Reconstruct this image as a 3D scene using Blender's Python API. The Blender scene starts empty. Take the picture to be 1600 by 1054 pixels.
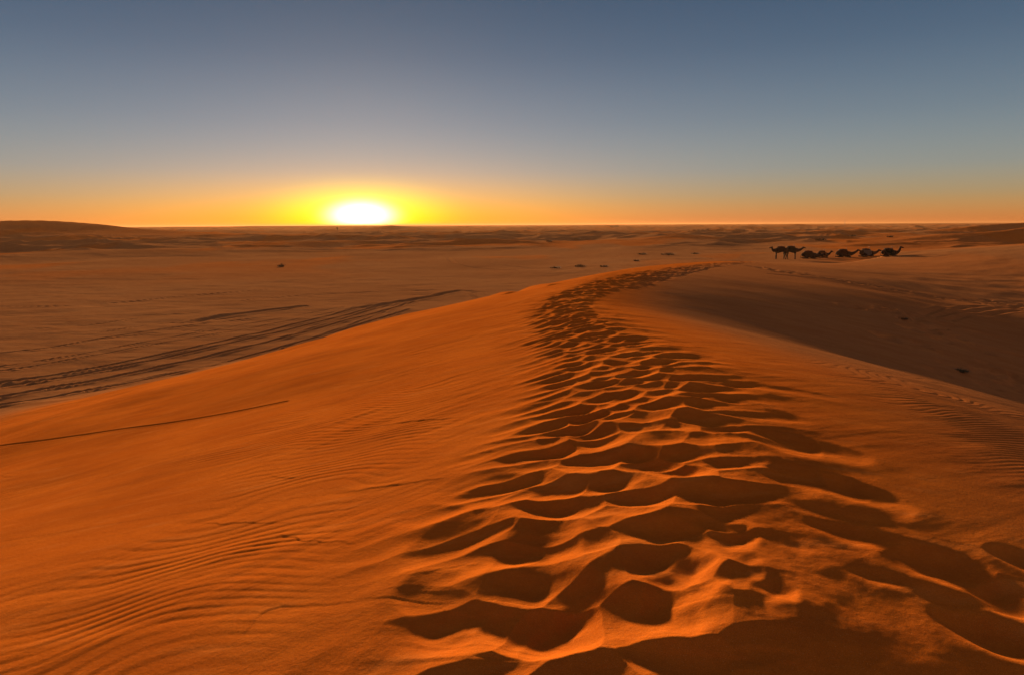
import bpy, bmesh, math, random
import numpy as np
from mathutils import Vector, Matrix

# ------------------------------------------------------------------ camera
scene = bpy.context.scene
EYE = 1.65
F = 1067.0 / 1600.0              # focal length / image width
PITCH = math.radians(9.35)       # looking down
ROLL = math.radians(0.27)
fwd = Vector((0, math.cos(PITCH), -math.sin(PITCH)))
rgt = Vector((1, 0, 0)); upv = rgt.cross(fwd)
# right side of the camera sinks a little: the horizon climbs to the right
r2 = rgt * math.cos(ROLL) - upv * math.sin(ROLL)
u2 = r2.cross(fwd)
cam_d = bpy.data.cameras.new('camera'); cam = bpy.data.objects.new('camera', cam_d)
scene.collection.objects.link(cam)
cam.matrix_world = Matrix(((r2.x, u2.x, -fwd.x, 0), (r2.y, u2.y, -fwd.y, 0), (r2.z, u2.z, -fwd.z, EYE), (0, 0, 0, 1)))
cam_d.sensor_width = 36; cam_d.lens = 36 * F
cam_d.clip_start = 0.05; cam_d.clip_end = 60000
scene.camera = cam

def ray(px, py):
    """direction through pixel (px, py) of the 1600x1054 photograph, scaled to depth 1 along +y"""
    d = fwd + r2 * ((px - 800) / 1067.0) + u2 * ((527 - py) / 1067.0)
    return d / d.y
def at(px, py, D):
    return Vector((0, 0, EYE)) + ray(px, py) * D

# ------------------------------------------------------------------ light
SUN_AZ = math.radians(-12.2)     # left of straight ahead
SUN_EL = math.radians(7.2)
sd = Vector((math.sin(SUN_AZ) * math.cos(SUN_EL), math.cos(SUN_AZ) * math.cos(SUN_EL), math.sin(SUN_EL)))
sl = bpy.data.lights.new('sun', 'SUN'); sl.energy = 4.2; sl.angle = math.radians(3.8); sl.color = (1.0, 0.62, 0.30)
so = bpy.data.objects.new('sun', sl); scene.collection.objects.link(so)
so.rotation_euler = sd.to_track_quat('Z', 'Y').to_euler()
so.location = (-20, 60, 40)

world = bpy.data.worlds.new('World'); scene.world = world; world.use_nodes = True
nt = world.node_tree; N = nt.nodes; Lk = nt.links; N.clear()
def node(t, **kw):
    n = N.new(t)
    for k, v in kw.items(): setattr(n, k, v)
    return n
def mth(op, a, b=None, c=None):
    n = node('ShaderNodeMath', operation=op)
    for i, v in enumerate((a, b, c)):
        if v is None: continue
        if isinstance(v, (int, float)): n.inputs[i].default_value = v
        else: Lk.new(v, n.inputs[i])
    return n.outputs[0]
def vscale(col, f):
    n = node('ShaderNodeVectorMath', operation='SCALE')
    if isinstance(col, tuple): n.inputs[0].default_value = col
    else: Lk.new(col, n.inputs[0])
    if isinstance(f, (int, float)): n.inputs['Scale'].default_value = f
    else: Lk.new(f, n.inputs['Scale'])
    return n.outputs[0]
def vop(op, a, b):
    n = node('ShaderNodeVectorMath', operation=op)
    for i, v in enumerate((a, b)):
        if isinstance(v, tuple): n.inputs[i].default_value = v
        else: Lk.new(v, n.inputs[i])
    return n.outputs[0]
sky = node('ShaderNodeTexSky', sky_type='NISHITA')
sky.sun_disc = False; sky.sun_elevation = SUN_EL; sky.sun_rotation = SUN_AZ
sky.air_density = 1.0; sky.dust_density = 2.0; sky.ozone_density = 1.5
tc = node('ShaderNodeTexCoord')
nrm = node('ShaderNodeVectorMath', operation='NORMALIZE'); Lk.new(tc.outputs['Generated'], nrm.inputs[0])
sep = node('ShaderNodeSeparateXYZ'); Lk.new(nrm.outputs[0], sep.inputs[0])
el = mth('ARCSINE', sep.outputs['Z'])
az = mth('ARCTAN2', sep.outputs['X'], sep.outputs['Y'])
daz = mth('WRAP', mth('SUBTRACT', az, SUN_AZ), math.pi, -math.pi)
eld = mth('MULTIPLY', el, 180 / math.pi)
azd = mth('MULTIPLY', daz, 180 / math.pi)
# air colours by height above the horizon (degrees), dusty evening air low down, added fill brightness in the unseen sky above
ramp = node('ShaderNodeValToRGB')
er = ramp.color_ramp; er.interpolation = 'B_SPLINE'
Lk.new(mth('DIVIDE', mth('MAXIMUM', eld, 0.0), 60.0), ramp.inputs[0])
def srgb(r, g, b):
    f = lambda c: (c / 255 / 12.92) if c / 255 <= 0.04045 else ((c / 255 + 0.055) / 1.055) ** 2.4
    return (f(r), f(g), f(b), 1)
def setramp(ra, stops):
    while len(ra.elements) > 1: ra.elements.remove(ra.elements[-1])
    ra.elements[0].position = stops[0][0]; ra.elements[0].color = stops[0][1]
    for p, c in stops[1:]:
        e = ra.elements.new(p); e.color = c
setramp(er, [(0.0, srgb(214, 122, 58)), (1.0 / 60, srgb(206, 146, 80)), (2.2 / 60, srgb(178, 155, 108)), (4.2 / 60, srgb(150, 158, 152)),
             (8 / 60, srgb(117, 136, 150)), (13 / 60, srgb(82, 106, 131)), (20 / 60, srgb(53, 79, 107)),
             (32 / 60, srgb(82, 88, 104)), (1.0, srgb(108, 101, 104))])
# warm glow of the evening sun around its direction; last, an unseen fill glow added opposite it
def gauss(sx, sy, e0=0.8, pw=1.0):
    a = mth('POWER', mth('DIVIDE', mth('ABSOLUTE', azd), sx), 2.0)
    b = mth('POWER', mth('DIVIDE', mth('ABSOLUTE', mth('SUBTRACT', eld, e0)), sy), 2.0)
    return mth('EXPONENT', mth('MULTIPLY', mth('POWER', mth('ADD', a, b), pw), -1.0))
parts_ = [vscale((2.8, 2.5, 1.9), gauss(2.35, 1.05, 0.75, 1.4)),
          vscale((0.85, 0.70, -0.03), gauss(6.0, 2.1, 0.8, 1.4)),
          vscale((0.78, 0.24, -0.12), gauss(17.0, 3.4, 0.0)),
          vscale((0.11, 0.065, 0.075), gauss(26.0, 9.0, 2.0)),
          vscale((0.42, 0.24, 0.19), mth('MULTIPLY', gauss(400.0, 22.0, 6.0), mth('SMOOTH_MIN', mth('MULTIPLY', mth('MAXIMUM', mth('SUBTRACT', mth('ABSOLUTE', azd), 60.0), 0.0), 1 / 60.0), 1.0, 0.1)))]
EXPO = 1.5
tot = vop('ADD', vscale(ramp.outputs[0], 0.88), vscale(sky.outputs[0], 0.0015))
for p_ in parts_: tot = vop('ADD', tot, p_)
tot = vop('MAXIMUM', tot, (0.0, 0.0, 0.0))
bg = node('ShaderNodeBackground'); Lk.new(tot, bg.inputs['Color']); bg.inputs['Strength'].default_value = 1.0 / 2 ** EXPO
wo = node('ShaderNodeOutputWorld'); Lk.new(bg.outputs[0], wo.inputs['Surface'])
scene.view_settings.view_transform = 'Standard'; scene.view_settings.look = 'None'
scene.view_settings.exposure = EXPO; scene.view_settings.gamma = 1

# ------------------------------------------------------------------ noise helpers
rng = np.random.default_rng(7)
_perm = rng.permutation(4096); _gr = rng.uniform(0, 2 * math.pi, 4096)
_gx = np.cos(_gr).astype(np.float32); _gy = np.sin(_gr).astype(np.float32)
def perlin(x, y):
    xi = np.floor(x).astype(np.int64); yi = np.floor(y).astype(np.int64)
    xf = x - xi; yf = y - yi
    u = xf * xf * xf * (xf * (xf * 6 - 15) + 10); v = yf * yf * yf * (yf * (yf * 6 - 15) + 10)
    def g(i, j, dx, dy):
        h = _perm[(_perm[i & 4095] + j) & 4095]
        return _gx[h] * dx + _gy[h] * dy
    a = g(xi, yi, xf, yf); b = g(xi + 1, yi, xf - 1, yf)
    c = g(xi, yi + 1, xf, yf - 1); d = g(xi + 1, yi + 1, xf - 1, yf - 1)
    return (a + (b - a) * u) * (1 - v) + (c + (d - c) * u) * v * 1.0
def fbm(x, y, o=4):
    s = 0; a = 1.0
    for k in range(o):
        s = s + a * perlin(x + 17.3 * k, y - 9.1 * k); x = x * 2.03; y = y * 2.03; a *= 0.5
    return s
def sstep(a, b, x):
    t = np.clip((x - a) / (b - a), 0, 1); return t * t * (3 - 2 * t)
def spline(pts, n):
    """Catmull-Rom through rows of pts, n samples per span"""
    P = np.array(pts, float); P = np.vstack([2 * P[0] - P[1], P, 2 * P[-1] - P[-2]])
    out = []
    for i in range(1, len(P) - 2):
        for t in np.linspace(0, 1, n, endpoint=False):
            a, b, c, d = P[i - 1], P[i], P[i + 1], P[i + 2]
            out.append(0.5 * (2 * b + (c - a) * t + (2 * a - 5 * b + 4 * c - d) * t * t + (3 * b - a - 3 * c + d) * t ** 3))
    out.append(P[-2]); return np.array(out)
def sdist(poly, x, y):
    """signed distance (left negative) to a polyline of (x, y, attrs...), attrs at the foot point, end overshoot"""
    best = np.full(x.shape, 1e18); sg = np.zeros(x.shape); att = [np.zeros(x.shape) for _ in range(poly.shape[1] - 2)]
    over = np.zeros(x.shape); n = len(poly) - 1
    for i in range(n):
        a = poly[i]; b = poly[i + 1]; dx, dy = b[0] - a[0], b[1] - a[1]; L2 = dx * dx + dy * dy
        traw = ((x - a[0]) * dx + (y - a[1]) * dy) / L2
        t = np.clip(traw, 0, 1)
        ex = x - a[0] - t * dx; ey = y - a[1] - t * dy; d2 = ex * ex + ey * ey
        m = d2 < best
        best = np.where(m, d2, best)
        sg = np.where(m, np.sign(dy * ex - dx * ey), sg)
        for k in range(len(att)): att[k] = np.where(m, a[2 + k] + t * (b[2 + k] - a[2 + k]), att[k])
        o = np.zeros(x.shape)
        if i == 0: o = np.maximum(0, -traw) * math.sqrt(L2)
        if i == n - 1: o = np.maximum(o, np.maximum(0, traw - 1) * math.sqrt(L2))
        over = np.where(m, o, over)
    return np.sqrt(best), sg, att, over

# ------------------------------------------------------------------ terrain
CREST = spline([(0.2, -60, -1.8), (0.3, -20, -1.2), (0.7, -3, -.62), (0.9, 0, -.20), (1.2, 3, 0), (1.6, 5, .05), (1.93, 7.5, 0.05), (1.85, 10, -.01),
                (1.62, 13, -.08), (1.5, 16, -.13), (2.1, 20, -.13), (4.6, 28, -.22), (10.6, 43, -.80), (19.6, 62, -1.7),
                (29, 82, -2.95), (37, 100, -3.85), (46, 125, -4.0)], 6)
TRAIL = spline([(-.3, -2), (0.0, 0.5), (.2, 2.3), (.42, 3.1), (.7, 4.2), (1.1, 6.0), (1.25, 8.4), (1.12, 12), (1.15, 15.0), (2.0, 19),
                (3.6, 23), (6.1, 28.5), (12.3, 43), (21, 61), (29.5, 80), (38, 101)], 8)
# lesser dunes, each a crest given by (pixel x, pixel y, distance); widths to its left and right as the crest runs
def px_ridge(pts, wl, wr, n=5):
    P = []
    for (px, py, D) in pts:
        v = at(px, py, D); P.append((v.x, v.y, v.z))
    k = 1.0 if wr == 60 or pts[0][2] > 600 else .68
    return (spline(P, n), wl * k, wr * k)
RIDGES = [
    px_ridge([(-420, 352, 260), (-250, 343, 300), (-60, 346, 340), (60, 344.5, 350), (150, 350, 352), (215, 357, 350), (300, 362, 350), (420, 366, 350)], 90, 150),
    px_ridge([(-60, 399, 150), (60, 396, 150), (150, 391.5, 152), (260, 389, 160), (400, 389, 170)], 22, 30),
    px_ridge([(500, 402, 140), (600, 399, 144), (690, 399, 147), (790, 402, 143)], 15, 18),
    px_ridge([(420, 379, 210), (560, 375.5, 240), (660, 375, 250), (780, 378, 240)], 25, 22),
    px_ridge([(790, 397, 150), (870, 390, 165), (940, 383, 185), (1000, 375, 205), (1055, 367.5, 225), (1110, 370, 230), (1180, 378, 228), (1260, 384, 220)], 40, 34),
    px_ridge([(1150, 389, 170), (1230, 384.5, 178), (1320, 380.5, 185), (1400, 375, 190), (1480, 366, 195), (1560, 361, 195), (1640, 351, 195), (1800, 340, 190)], 28, 22),
    px_ridge([(1360, 404, 112), (1420, 396.5, 112), (1480, 391, 108), (1540, 386, 102), (1600, 381, 96), (1680, 376, 90), (1850, 372, 80)], 16, 60),
    px_ridge([(1400, 366, 320), (1460, 360, 330), (1530, 352.5, 330), (1600, 348, 330), (1720, 345, 320)], 50, 40),
    px_ridge([(880, 365, 420), (980, 361, 460), (1090, 360, 470), (1200, 362, 460)], 60, 40),
    px_ridge([(1180, 362, 480), (1300, 359, 500), (1400, 357, 500), (1480, 359, 480)], 60, 40),
    px_ridge([(180, 366, 500), (300, 360, 560), (380, 359.5, 580), (470, 361, 600)], 90, 60),
    px_ridge([(225, 358, 1500), (262, 354.8, 1500), (330, 354.5, 1600), (420, 353.2, 1700), (560, 353.6, 1800), (700, 356.5, 1900)], 200, 200),
    px_ridge([(585, 355, 900), (610, 351.4, 900), (640, 354.2, 900), (680, 357, 900)], 60, 60),
    px_ridge([(1215, 353.3, 900), (1240, 349.2, 900), (1262, 350.4, 900), (1290, 353, 900)], 60, 50),
]
def plain(x, y):
    r = np.hypot(x, y)
    z = -4.5 + 0.60 * sstep(-6, 14, x - 0.1 * y) + .2 * sstep(2, 20, x) * (1 - sstep(20, 45, y)) - .25 * sstep(2, 20, x) * sstep(25, 40, y) * (1 - sstep(50, 90, y))
    z = z - 1.2 * sstep(130, 500, r)
    n1 = fbm(x / 60 + 3.1, y / 60, 4); n2 = fbm(x / 210 + 9, y / 150 + 4, 4)
    z = z + n1 * (0.15 + 1.7 * sstep(90, 280, r)) * 0.9 + n2 * 4.6 * sstep(150, 700, r) * (1 - 0.5 * sstep(1500, 5000, r))
    # sharp-lipped little dunes out on the plain
    w = 1 - np.abs(fbm(x / 95 - 5, y / 70 + 8, 3)) * 2.2
    z = z + np.clip(w, 0, 1) ** 3 * 2.0 * sstep(125, 300, r) + np.clip(1 - np.abs(fbm(x / 38 + 15, y / 30 - 8, 3)) * 2.4, 0, 1) ** 3 * .65 * sstep(125, 230, r)
    return z
def prof_left(u):
    u = np.clip(u, 0, 1)
    a = 0.5 + 0.5 * np.cos(math.pi * u)
    b = (1 - u) ** 1.5 * (1 + 0.5 * u)
    return 0.12 * a + 0.88 * b
def prof_right(u):
    u = np.clip(u, 0, 1)
    a = 0.5 + 0.5 * np.cos(math.pi * u)
    return 0.62 * a + 0.38 * (1 - u) ** 1.6 * (1 + 0.5 * u)
def base(x, y, masks=False):
    z = plain(x, y); zp0 = z
    r = np.hypot(x, y)
    lift = np.zeros(x.shape)
    for (P, wl, wr) in RIDGES:
        m = (x > P[:, 0].min() - 2 * wl - wr) & (x < P[:, 0].max() + 2 * wl + wr) & (y > P[:, 1].min() - 2 * wl - wr) & (y < P[:, 1].max() + 2 * wl + wr)
        if not m.any(): continue
        xx, yy, zz = x[m], y[m], z[m]
        d, sg, (cz,), ov = sdist(P, xx, yy)
        W = np.where(sg < 0, wl, wr); u = np.clip(d / W, 0, 1)
        pf = np.where(sg < 0, prof_left(u), (1 - u) ** 1.5 * (1 + u * 0.5))
        g = cz - zz
        zz = zz + np.where(g > 0, g, g * 0.7) * pf
        z[m] = zz
        lift[m] = np.maximum(lift[m], (pf * sstep(0.2, 1.5, np.abs(g))) * (0.25 if wr == 60 else 1))
    m = (r < 260)
    xx, yy, zz = x[m], y[m], z[m]
    d, sg, (cz,), ov = sdist(CREST, xx, yy)
    dl = d * sg
    d = np.sqrt(d * d + .16) - .4
    wig = fbm(xx / 9, yy / 9, 3)
    Wl = 22.6 + 1.3 * wig - 6.5 * sstep(4, 50, yy); Wr = 17.5 + 1.5 * wig + 10 * sstep(15, 34, yy)
    shoulder = 1.1 * sstep(15, 26, yy)
    d = np.where(sg > 0, np.maximum(d - shoulder, 0), d)
    fade = 1 - sstep(70, 118, yy) * 0.75
    # the foot of the dune draws in where the crest sinks into the plain
    Wl = Wl * fade; Wr = Wr * fade
    u = np.where(sg < 0, d / Wl, d / Wr)
    pf = np.where(sg < 0, prof_left(u), prof_right(u))
    zn = zz + (cz - zz) * pf
    zn = zn + wig * 0.10 * np.clip(4 * pf * (1 - pf), 0, 1)
    z[m] = zn
    lift[m] = np.maximum(lift[m], pf)
    if masks:
        D = np.full(x.shape, 999.0); D[m] = dl
        Pf = np.zeros(x.shape); Pf[m] = pf
        return z, D, Pf, lift
    return z
def hit(px, py, dmax=900):
    """the terrain point seen through a pixel"""
    v = ray(px, py)
    ds = np.exp(np.linspace(math.log(1.2), math.log(dmax), 1400))
    X = v.x * ds; Y = ds.copy(); Z = EYE + v.z * ds
    h = base(X, Y); k = np.argmax(Z < h)
    if k == 0: k = len(ds) - 1
    a = (Z[k - 1] - h[k - 1]); b = (h[k] - Z[k]); t = a / (a + b + 1e-9)
    d = ds[k - 1] + t * (ds[k] - ds[k - 1])
    return np.array((v.x * d, d))

# polar grid round the camera: dense where the ground is seen close, out to the horizon
def rows():
    r = [0.35]
    while r[-1] < 1.6: r.append(r[-1] * 1.02)
    while r[-1] < 14: r.append(r[-1] * 1.0030)
    while r[-1] < 75: r.append(r[-1] * 1.0042)
    while r[-1] < 500: r.append(r[-1] * 1.0075)
    while r[-1] < 30000: r.append(r[-1] * 1.03)
    return np.array(r)
def cols():
    a = list(np.arange(-44, 44.001, 0.07))
    st = 0.07; t = 44.0; side = []
    while True:
        st = min(st * 1.10, 3.0); t += st
        if t > 178.5: break
        side.append(t)
    return np.radians(np.array([-s for s in side[::-1]] + a + side))
R = rows(); T = cols(); nR, nT = len(R), len(T)
X = (R[:, None] * np.sin(T)[None]); Y = (R[:, None] * np.cos(T)[None])
Z, DL, PF, LIFT = base(X.ravel(), Y.ravel(), True)
Z = Z.reshape(nR, nT); DL = DL.reshape(nR, nT); PF = PF.reshape(nR, nT); LIFT = LIFT.reshape(nR, nT)
print('grid', nR, nT, nR * nT)

HOL = np.zeros((nR, nT)); RIM = np.zeros((nR, nT)); GRO = np.zeros((nR, nT)); DIST = np.zeros((nR, nT))
def window(cx, cy, rad):
    rr = math.hypot(cx, cy); i0, i1 = np.searchsorted(R, rr - rad), np.searchsorted(R, rr + rad)
    if rad >= rr * 0.95: j0, j1 = 0, nT
    else:
        th = math.atan2(cx, cy); w = math.asin(rad / rr); j0, j1 = np.searchsorted(T, th - w), np.searchsorted(T, th + w)
    return slice(i0, i1), slice(j0, j1)
def stamp(cx, cy, ang, ra, rb, dep, rim=0.25, sharp=2.0, skew=0.0, warp=0.10):
    """a trodden hollow: ra along direction ang, rb across it"""
    W = window(cx, cy, max(ra, rb) * 1.75)
    if W[0].stop - W[0].start < 2 or W[1].stop - W[1].start < 2: return
    x = X[W] - cx; y = Y[W] - cy
    if warp:
        s = 0.55 / max(ra, rb)
        x = x + warp * ra * 2.2 * perlin(X[W] * s * 2 + cx, Y[W] * s * 2); y = y + warp * ra * 2.2 * perlin(X[W] * s * 2, Y[W] * s * 2 + cy + 31)
    a = (x * math.sin(ang) + y * math.cos(ang)) / ra; b = (x * math.cos(ang) - y * math.sin(ang)) / rb
    a = a + skew * b * b
    a0 = a; a = np.where(a > 0, a, a * .72)
    q = np.sqrt(a * a + np.abs(b) ** 1.7)
    h = np.where(q < 1, -dep * np.maximum(1 - q ** sharp, 0) ** 1.25 * (1 + 0.5 * a), 0)
    HOL[W] = np.minimum(HOL[W], h) + 0.12 * np.maximum(HOL[W], h)
    RIM[W] = np.maximum(RIM[W], dep * rim * np.exp(-((q - 1.08) / 0.34) ** 2) * (0.55 - 0.45 * np.clip(a, -1, 1)))
def groove(pts, width, dep, rim=0.4, target=None, fade=0.0):
    """a long furrow along world points"""
    P = np.array(pts, float)
    if P.shape[1] == 2: P = np.hstack([P, np.ones((len(P), 1))])
    G = target if target is not None else GRO
    for i in range(len(P) - 1):
        c = (P[i] + P[i + 1]) / 2; L = np.hypot(*(P[i + 1] - P[i])[:2])
        W = window(c[0], c[1], L / 2 + width * 3)
        x = X[W]; y = Y[W]
        if x.size == 0: continue
        d, sg, (k,), ov = sdist(P[i:i + 2], x, y)
        g = k * (-dep * np.exp(-(d / width) ** 2) + dep * rim * np.exp(-((d - 2 * width) / (0.8 * width)) ** 2)) * (ov < 1e-9)
        G[W] = np.where(np.abs(g) > np.abs(G[W]), g, G[W])

rnd = random.Random(5)
# --- the trodden trail: rows of hollows across it
tp = TRAIL; seg = np.hypot(np.diff(tp[:, 0]), np.diff(tp[:, 1])); S = np.concatenate([[0], np.cumsum(seg)])
def trail_at(s):
    x = np.interp(s, S, tp[:, 0]); y = np.interp(s, S, tp[:, 1])
    x2 = np.interp(s + .3, S, tp[:, 0]); y2 = np.interp(s + .3, S, tp[:, 1])
    return x, y, math.atan2(x2 - x, y2 - y)
TRP = np.hstack([tp, S[:, None]])
def hashf(i, j, k):
    return _perm[(_perm[(i + 37 * k) & 4095] + j + 101 * k) & 4095] / 4096.0
def trodden(x, y):
    """ground churned by many feet: bowls meeting in sharp wavy ridges, drawn out into thin wings at both sides"""
    d, sg, (sv,), ov = sdist(TRP, x, y)
    t = d * sg
    far = sstep(16, 22, y)
    t = t - .55 * far
    at_ = np.abs(t); left = t < 0
    core = .62 - .14 * sstep(6, 11, y) + .30 * far
    n1 = fbm(x / .9 + 3, y / .9, 3); n2 = fbm(x / .9 - 8, y / .9 + 21, 3); n3 = fbm(x / 3.0, y / 3.0 + 2, 2)
    out = np.maximum(at_ - core, 0)
    tv = np.minimum(at_, core) + out * np.where(left, .42, .30)
    tv = np.where(left, -tv, tv)
    su = sv + np.where(left, .42, -.30) * out * (1 - .5 * far) + .10 * at_
    mid_ = sstep(3.2, 5.5, y) * (1 - .6 * far)
    u = su / .39 + np.maximum(su - 5.6, 0) * (1 / .285 - 1 / .39) - np.maximum(su - 19, 0) * (1 / .285 - 1 / .36) + .34 * n1 + .5 * n3; v = tv / (.43 - .09 * mid_) + .32 * n2
    row = np.floor(u).astype(np.int64)
    best = np.full(x.shape, 9.0)
    for di in (-1, 0, 1):
        ri = row + di
        vo = v + .5 * (ri & 1)
        cj = np.floor(vo).astype(np.int64)
        for dj in (-1, 0, 1):
            cjj = cj + dj
            pu = ri + .5 + (hashf(ri, cjj, 1) - .5) * .75; pv_ = cjj + .5 + (hashf(ri, cjj, 2) - .5) * .7
            du = u - pu; dv = vo - pv_
            du = np.where(du > 0, du * 1.15, du * .85)
            rad = .75 + .7 * hashf(ri, cjj, 3)
            h = (du * du + dv * dv * .8) / rad + (hashf(ri, cjj, 4) - .5) * .22
            best = np.minimum(best, h)
    h = 1.15 * (1 - np.exp(-np.maximum(best + .12, 0) * 2.1))          # ridges round off
    wingL = 1.05 + .55 * n1; wingR = .72 * (.95 + .75 * sstep(3.5, 5.5, y) * (1 - sstep(7.5, 10, y)) - .5 * sstep(8, 12, y)) * (1 + .5 * n2)
    wingL = wingL * (1 - .45 * sstep(9, 13, y))
    span = np.where(left, wingL, wingR) * (1 - .4 * far)
    env = 1 - sstep(0.0, 1.0, (at_ - core * .9) / np.maximum(span, .3))
    env = env ** 1.3
    env = env * (1 - .75 * sstep(45, 95, y)) * sstep(-2, 0, y)
    # some ground stays smoother between the steps
    env = env * (.72 + .5 * np.clip(fbm(x / 1.4 + 50, y / 1.4, 2) + .3, 0, .9))
    env = env * (1 - .65 * sstep(.75, 1.5, t) * (1 - sstep(4.5, 6.5, y)))
    return (h - .55) * env, env
AMP = .118
for i0 in range(0, nR, 200):
    sl_ = slice(i0, min(i0 + 200, nR))
    m = (np.abs(X[sl_] - np.interp(Y[sl_], tp[:, 1], tp[:, 0])) < 4.5 + .25 * np.maximum(Y[sl_] - 18, 0)) & (Y[sl_] > -2) & (Y[sl_] < 100)
    if not m.any(): continue
    hh_, ee_ = trodden(X[sl_][m], Y[sl_][m])
    T_ = GRO[sl_]; T_[m] += hh_ * AMP * (1 - .18 * sstep(3.5, 6, Y[sl_][m]) + .45 * sstep(14, 24, Y[sl_][m]))
    E_ = DIST[sl_]; E_[m] = ee_
# --- hollows close to the camera, each placed where it lies (centre pixel, half width, half height in pixels, depth, tilt)
NEAR = [
 # (px, py, hw, hh, depth, tilt)
 (640, 745, 60, 10, .035, .35), (790, 715, 30, 6, .03, .3), (880, 678, 65, 12, .06, .05), (985, 680, 38, 10, .055, -.05), (1060, 688, 45, 10, .05, -.1),
 (870, 712, 70, 17, .075, .05), (960, 700, 28, 9, .05, 0), (1000, 722, 70, 17, .08, -.08), (1085, 712, 50, 13, .06, -.15),
 (960, 738, 50, 10, .05, 0), (1040, 745, 60, 14, .07, -.1), (1130, 740, 50, 14, .06, -.3), (790, 765, 75, 16, .065, .25),
 (900, 770, 85, 22, .09, .12), (1005, 775, 70, 17, .08, -.1), (1090, 775, 45, 20, .07, -.2), (830, 735, 40, 9, .04, .15),
 (735, 845, 75, 30, .075, .45), (845, 855, 75, 24, .10, .03), (960, 830, 60, 20, .08, .05), (1030, 835, 60, 22, .08, -.2), (1010, 870, 60, 18, .07, -.15),
 (1080, 890, 42, 36, .10, .0), (725, 920, 75, 38, .085, .35), (850, 915, 80, 36, .11, .1), (1050, 925, 55, 32, .10, .1),
 (700, 960, 45, 34, .07, .2), (900, 965, 110, 42, .12, .1), (1110, 960, 60, 30, .07, -.1), (800, 975, 55, 40, .08, .2), (1010, 985, 60, 26, .07, .3),
 (640, 1010, 70, 26, .05, .3), (780, 1030, 90, 24, .06, .1), (1060, 1045, 90, 26, .07, -.1), (920, 1060, 120, 30, .08, 0), (1190, 1010, 50, 26, .07, -.4),
 (560, 1000, 50, 12, .03, .55), (1165, 880, 26, 20, .04, -.3), (1150, 830, 30, 16, .05, -.4), (1180, 770, 60, 12, .04, -.35), (680, 800, 60, 9, .03, .25),
 (1210, 930, 30, 24, .05, -.5), (1120, 1000, 40, 22, .06, 0.2), (880, 820, 40, 10, .04, 0), (1140, 700, 45, 9, .04, -.3), (1190, 725, 50, 9, .035, -.35),
 (690, 870, 40, 12, .03, .5), (610, 950, 60, 14, .03, .3), (620, 890, 50, 7, .02, .2),
]
def px_stamp(px, py, hw, hh, dep, tilt, **kw):
    c = hit(px, py); a = hit(px - hw, py + hw * tilt * .55); b = hit(px + hw, py - hw * tilt * .55)
    u = hit(px, py - hh); v = hit(px, py + hh)
    e = (b - a) / 2; rb = float(np.hypot(*e)); f = (u - v) / 2; ra = float(np.hypot(*f))
    ang = -math.atan2(e[1], e[0])       # 'across' axis lies along e
    stamp(float(c[0]), float(c[1]), ang, min(ra, rb * 1.2), rb, dep, **kw)
for (px, py, hw, hh, dep, tilt) in NEAR:
    if (py < 800 and hw < 62) or (px < 660 and py > 800) or py > 1025 or (px > 1000 and py > 950): continue
    px_stamp(px, py, hw * 1.3, hh * 1.6, dep * .55, tilt, rim=.25, warp=.22)
# --- the slid troughs down the right flank
for (px, py, hw, hh, dep, tilt) in [(1235, 690, 60, 14, .09, -.55), (1300, 703, 55, 10, .05, -.4), (1255, 745, 45, 12, .06, -.7), (1330, 762, 60, 15, .08, -.5),
        (1380, 780, 45, 14, .05, -.4), (1350, 835, 80, 13, .07, -.5), (1460, 875, 80, 22, .13, -.75), (1560, 925, 60, 22, .12, -.6), (1480, 935, 60, 10, .04, -.5),
        (1545, 985, 80, 22, .10, -.6), (1390, 905, 70, 8, .03, -.5), (1590, 870, 40, 12, .06, -.3), (1290, 800, 60, 8, .03, -.5), (1250, 850, 40, 6, .02, -.5),
        (1130, 625, 60, 7, .03, -.35), (1200, 645, 60, 6, .03, -.35), (1160, 600, 60, 4, .02, -.35), (1240, 610, 70, 4, .02, -.3), (1100, 580, 60, 4, .02, -.35)]:
    px_stamp(px, py, hw * 1.2, hh * 1.2, dep * .55, tilt, rim=.35, warp=.12)
# --- small wind scarps and crusts on the left flank: the far side stands a finger high over the near side
def scarp(pts, h, back):
    P = spline([hit(*p) for p in pts], 5); n = len(P)
    P = np.hstack([P, np.sin(np.linspace(0.12, math.pi - 0.12, n))[:, None] ** .7])
    c = P[:, :2].mean(0); W = window(c[0], c[1], np.hypot(*(P[-1] - P[0])[:2]) * .65 + back * 3)
    x = X[W]; y = Y[W]
    x = x + .03 * perlin(x * 9, y * 9)
    d, sg, (k,), ov = sdist(P, x, y + .03 * perlin(x * 11 + 5, y * 11))
    g = np.where(sg < 0, k * h * np.exp(-d / back) * np.clip(d / .012, 0, 1), -k * h * .25 * np.exp(-d / (back * .4))) * np.exp(-(ov / .05) ** 2)
    GRO[W] += g
for pts, h in [([(310, 815), (340, 818), (360, 818), (405, 816), (452, 818)], .012), ([(428, 835), (450, 838), (470, 845), (500, 846), (552, 849)], .014), ([(420, 742), (440, 746), (485, 744)], .010),
            ([(375, 1005), (392, 975), (415, 955), (440, 948), (500, 945), (590, 935)], .012), 
            ([(520, 602), (600, 592), (690, 572)], .01), ([(590, 665), (650, 657), (710, 652)], .02), ([(530, 770), (600, 760), (690, 748)], .015),
            ([(150, 1010), (240, 965), (320, 915), (400, 890), (520, 882)], .004), ([(640, 905), (700, 880), (760, 872)], .012)]:
    scarp(pts, h * (.22 if pts[0][1] > 900 else .32), .10)
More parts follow.
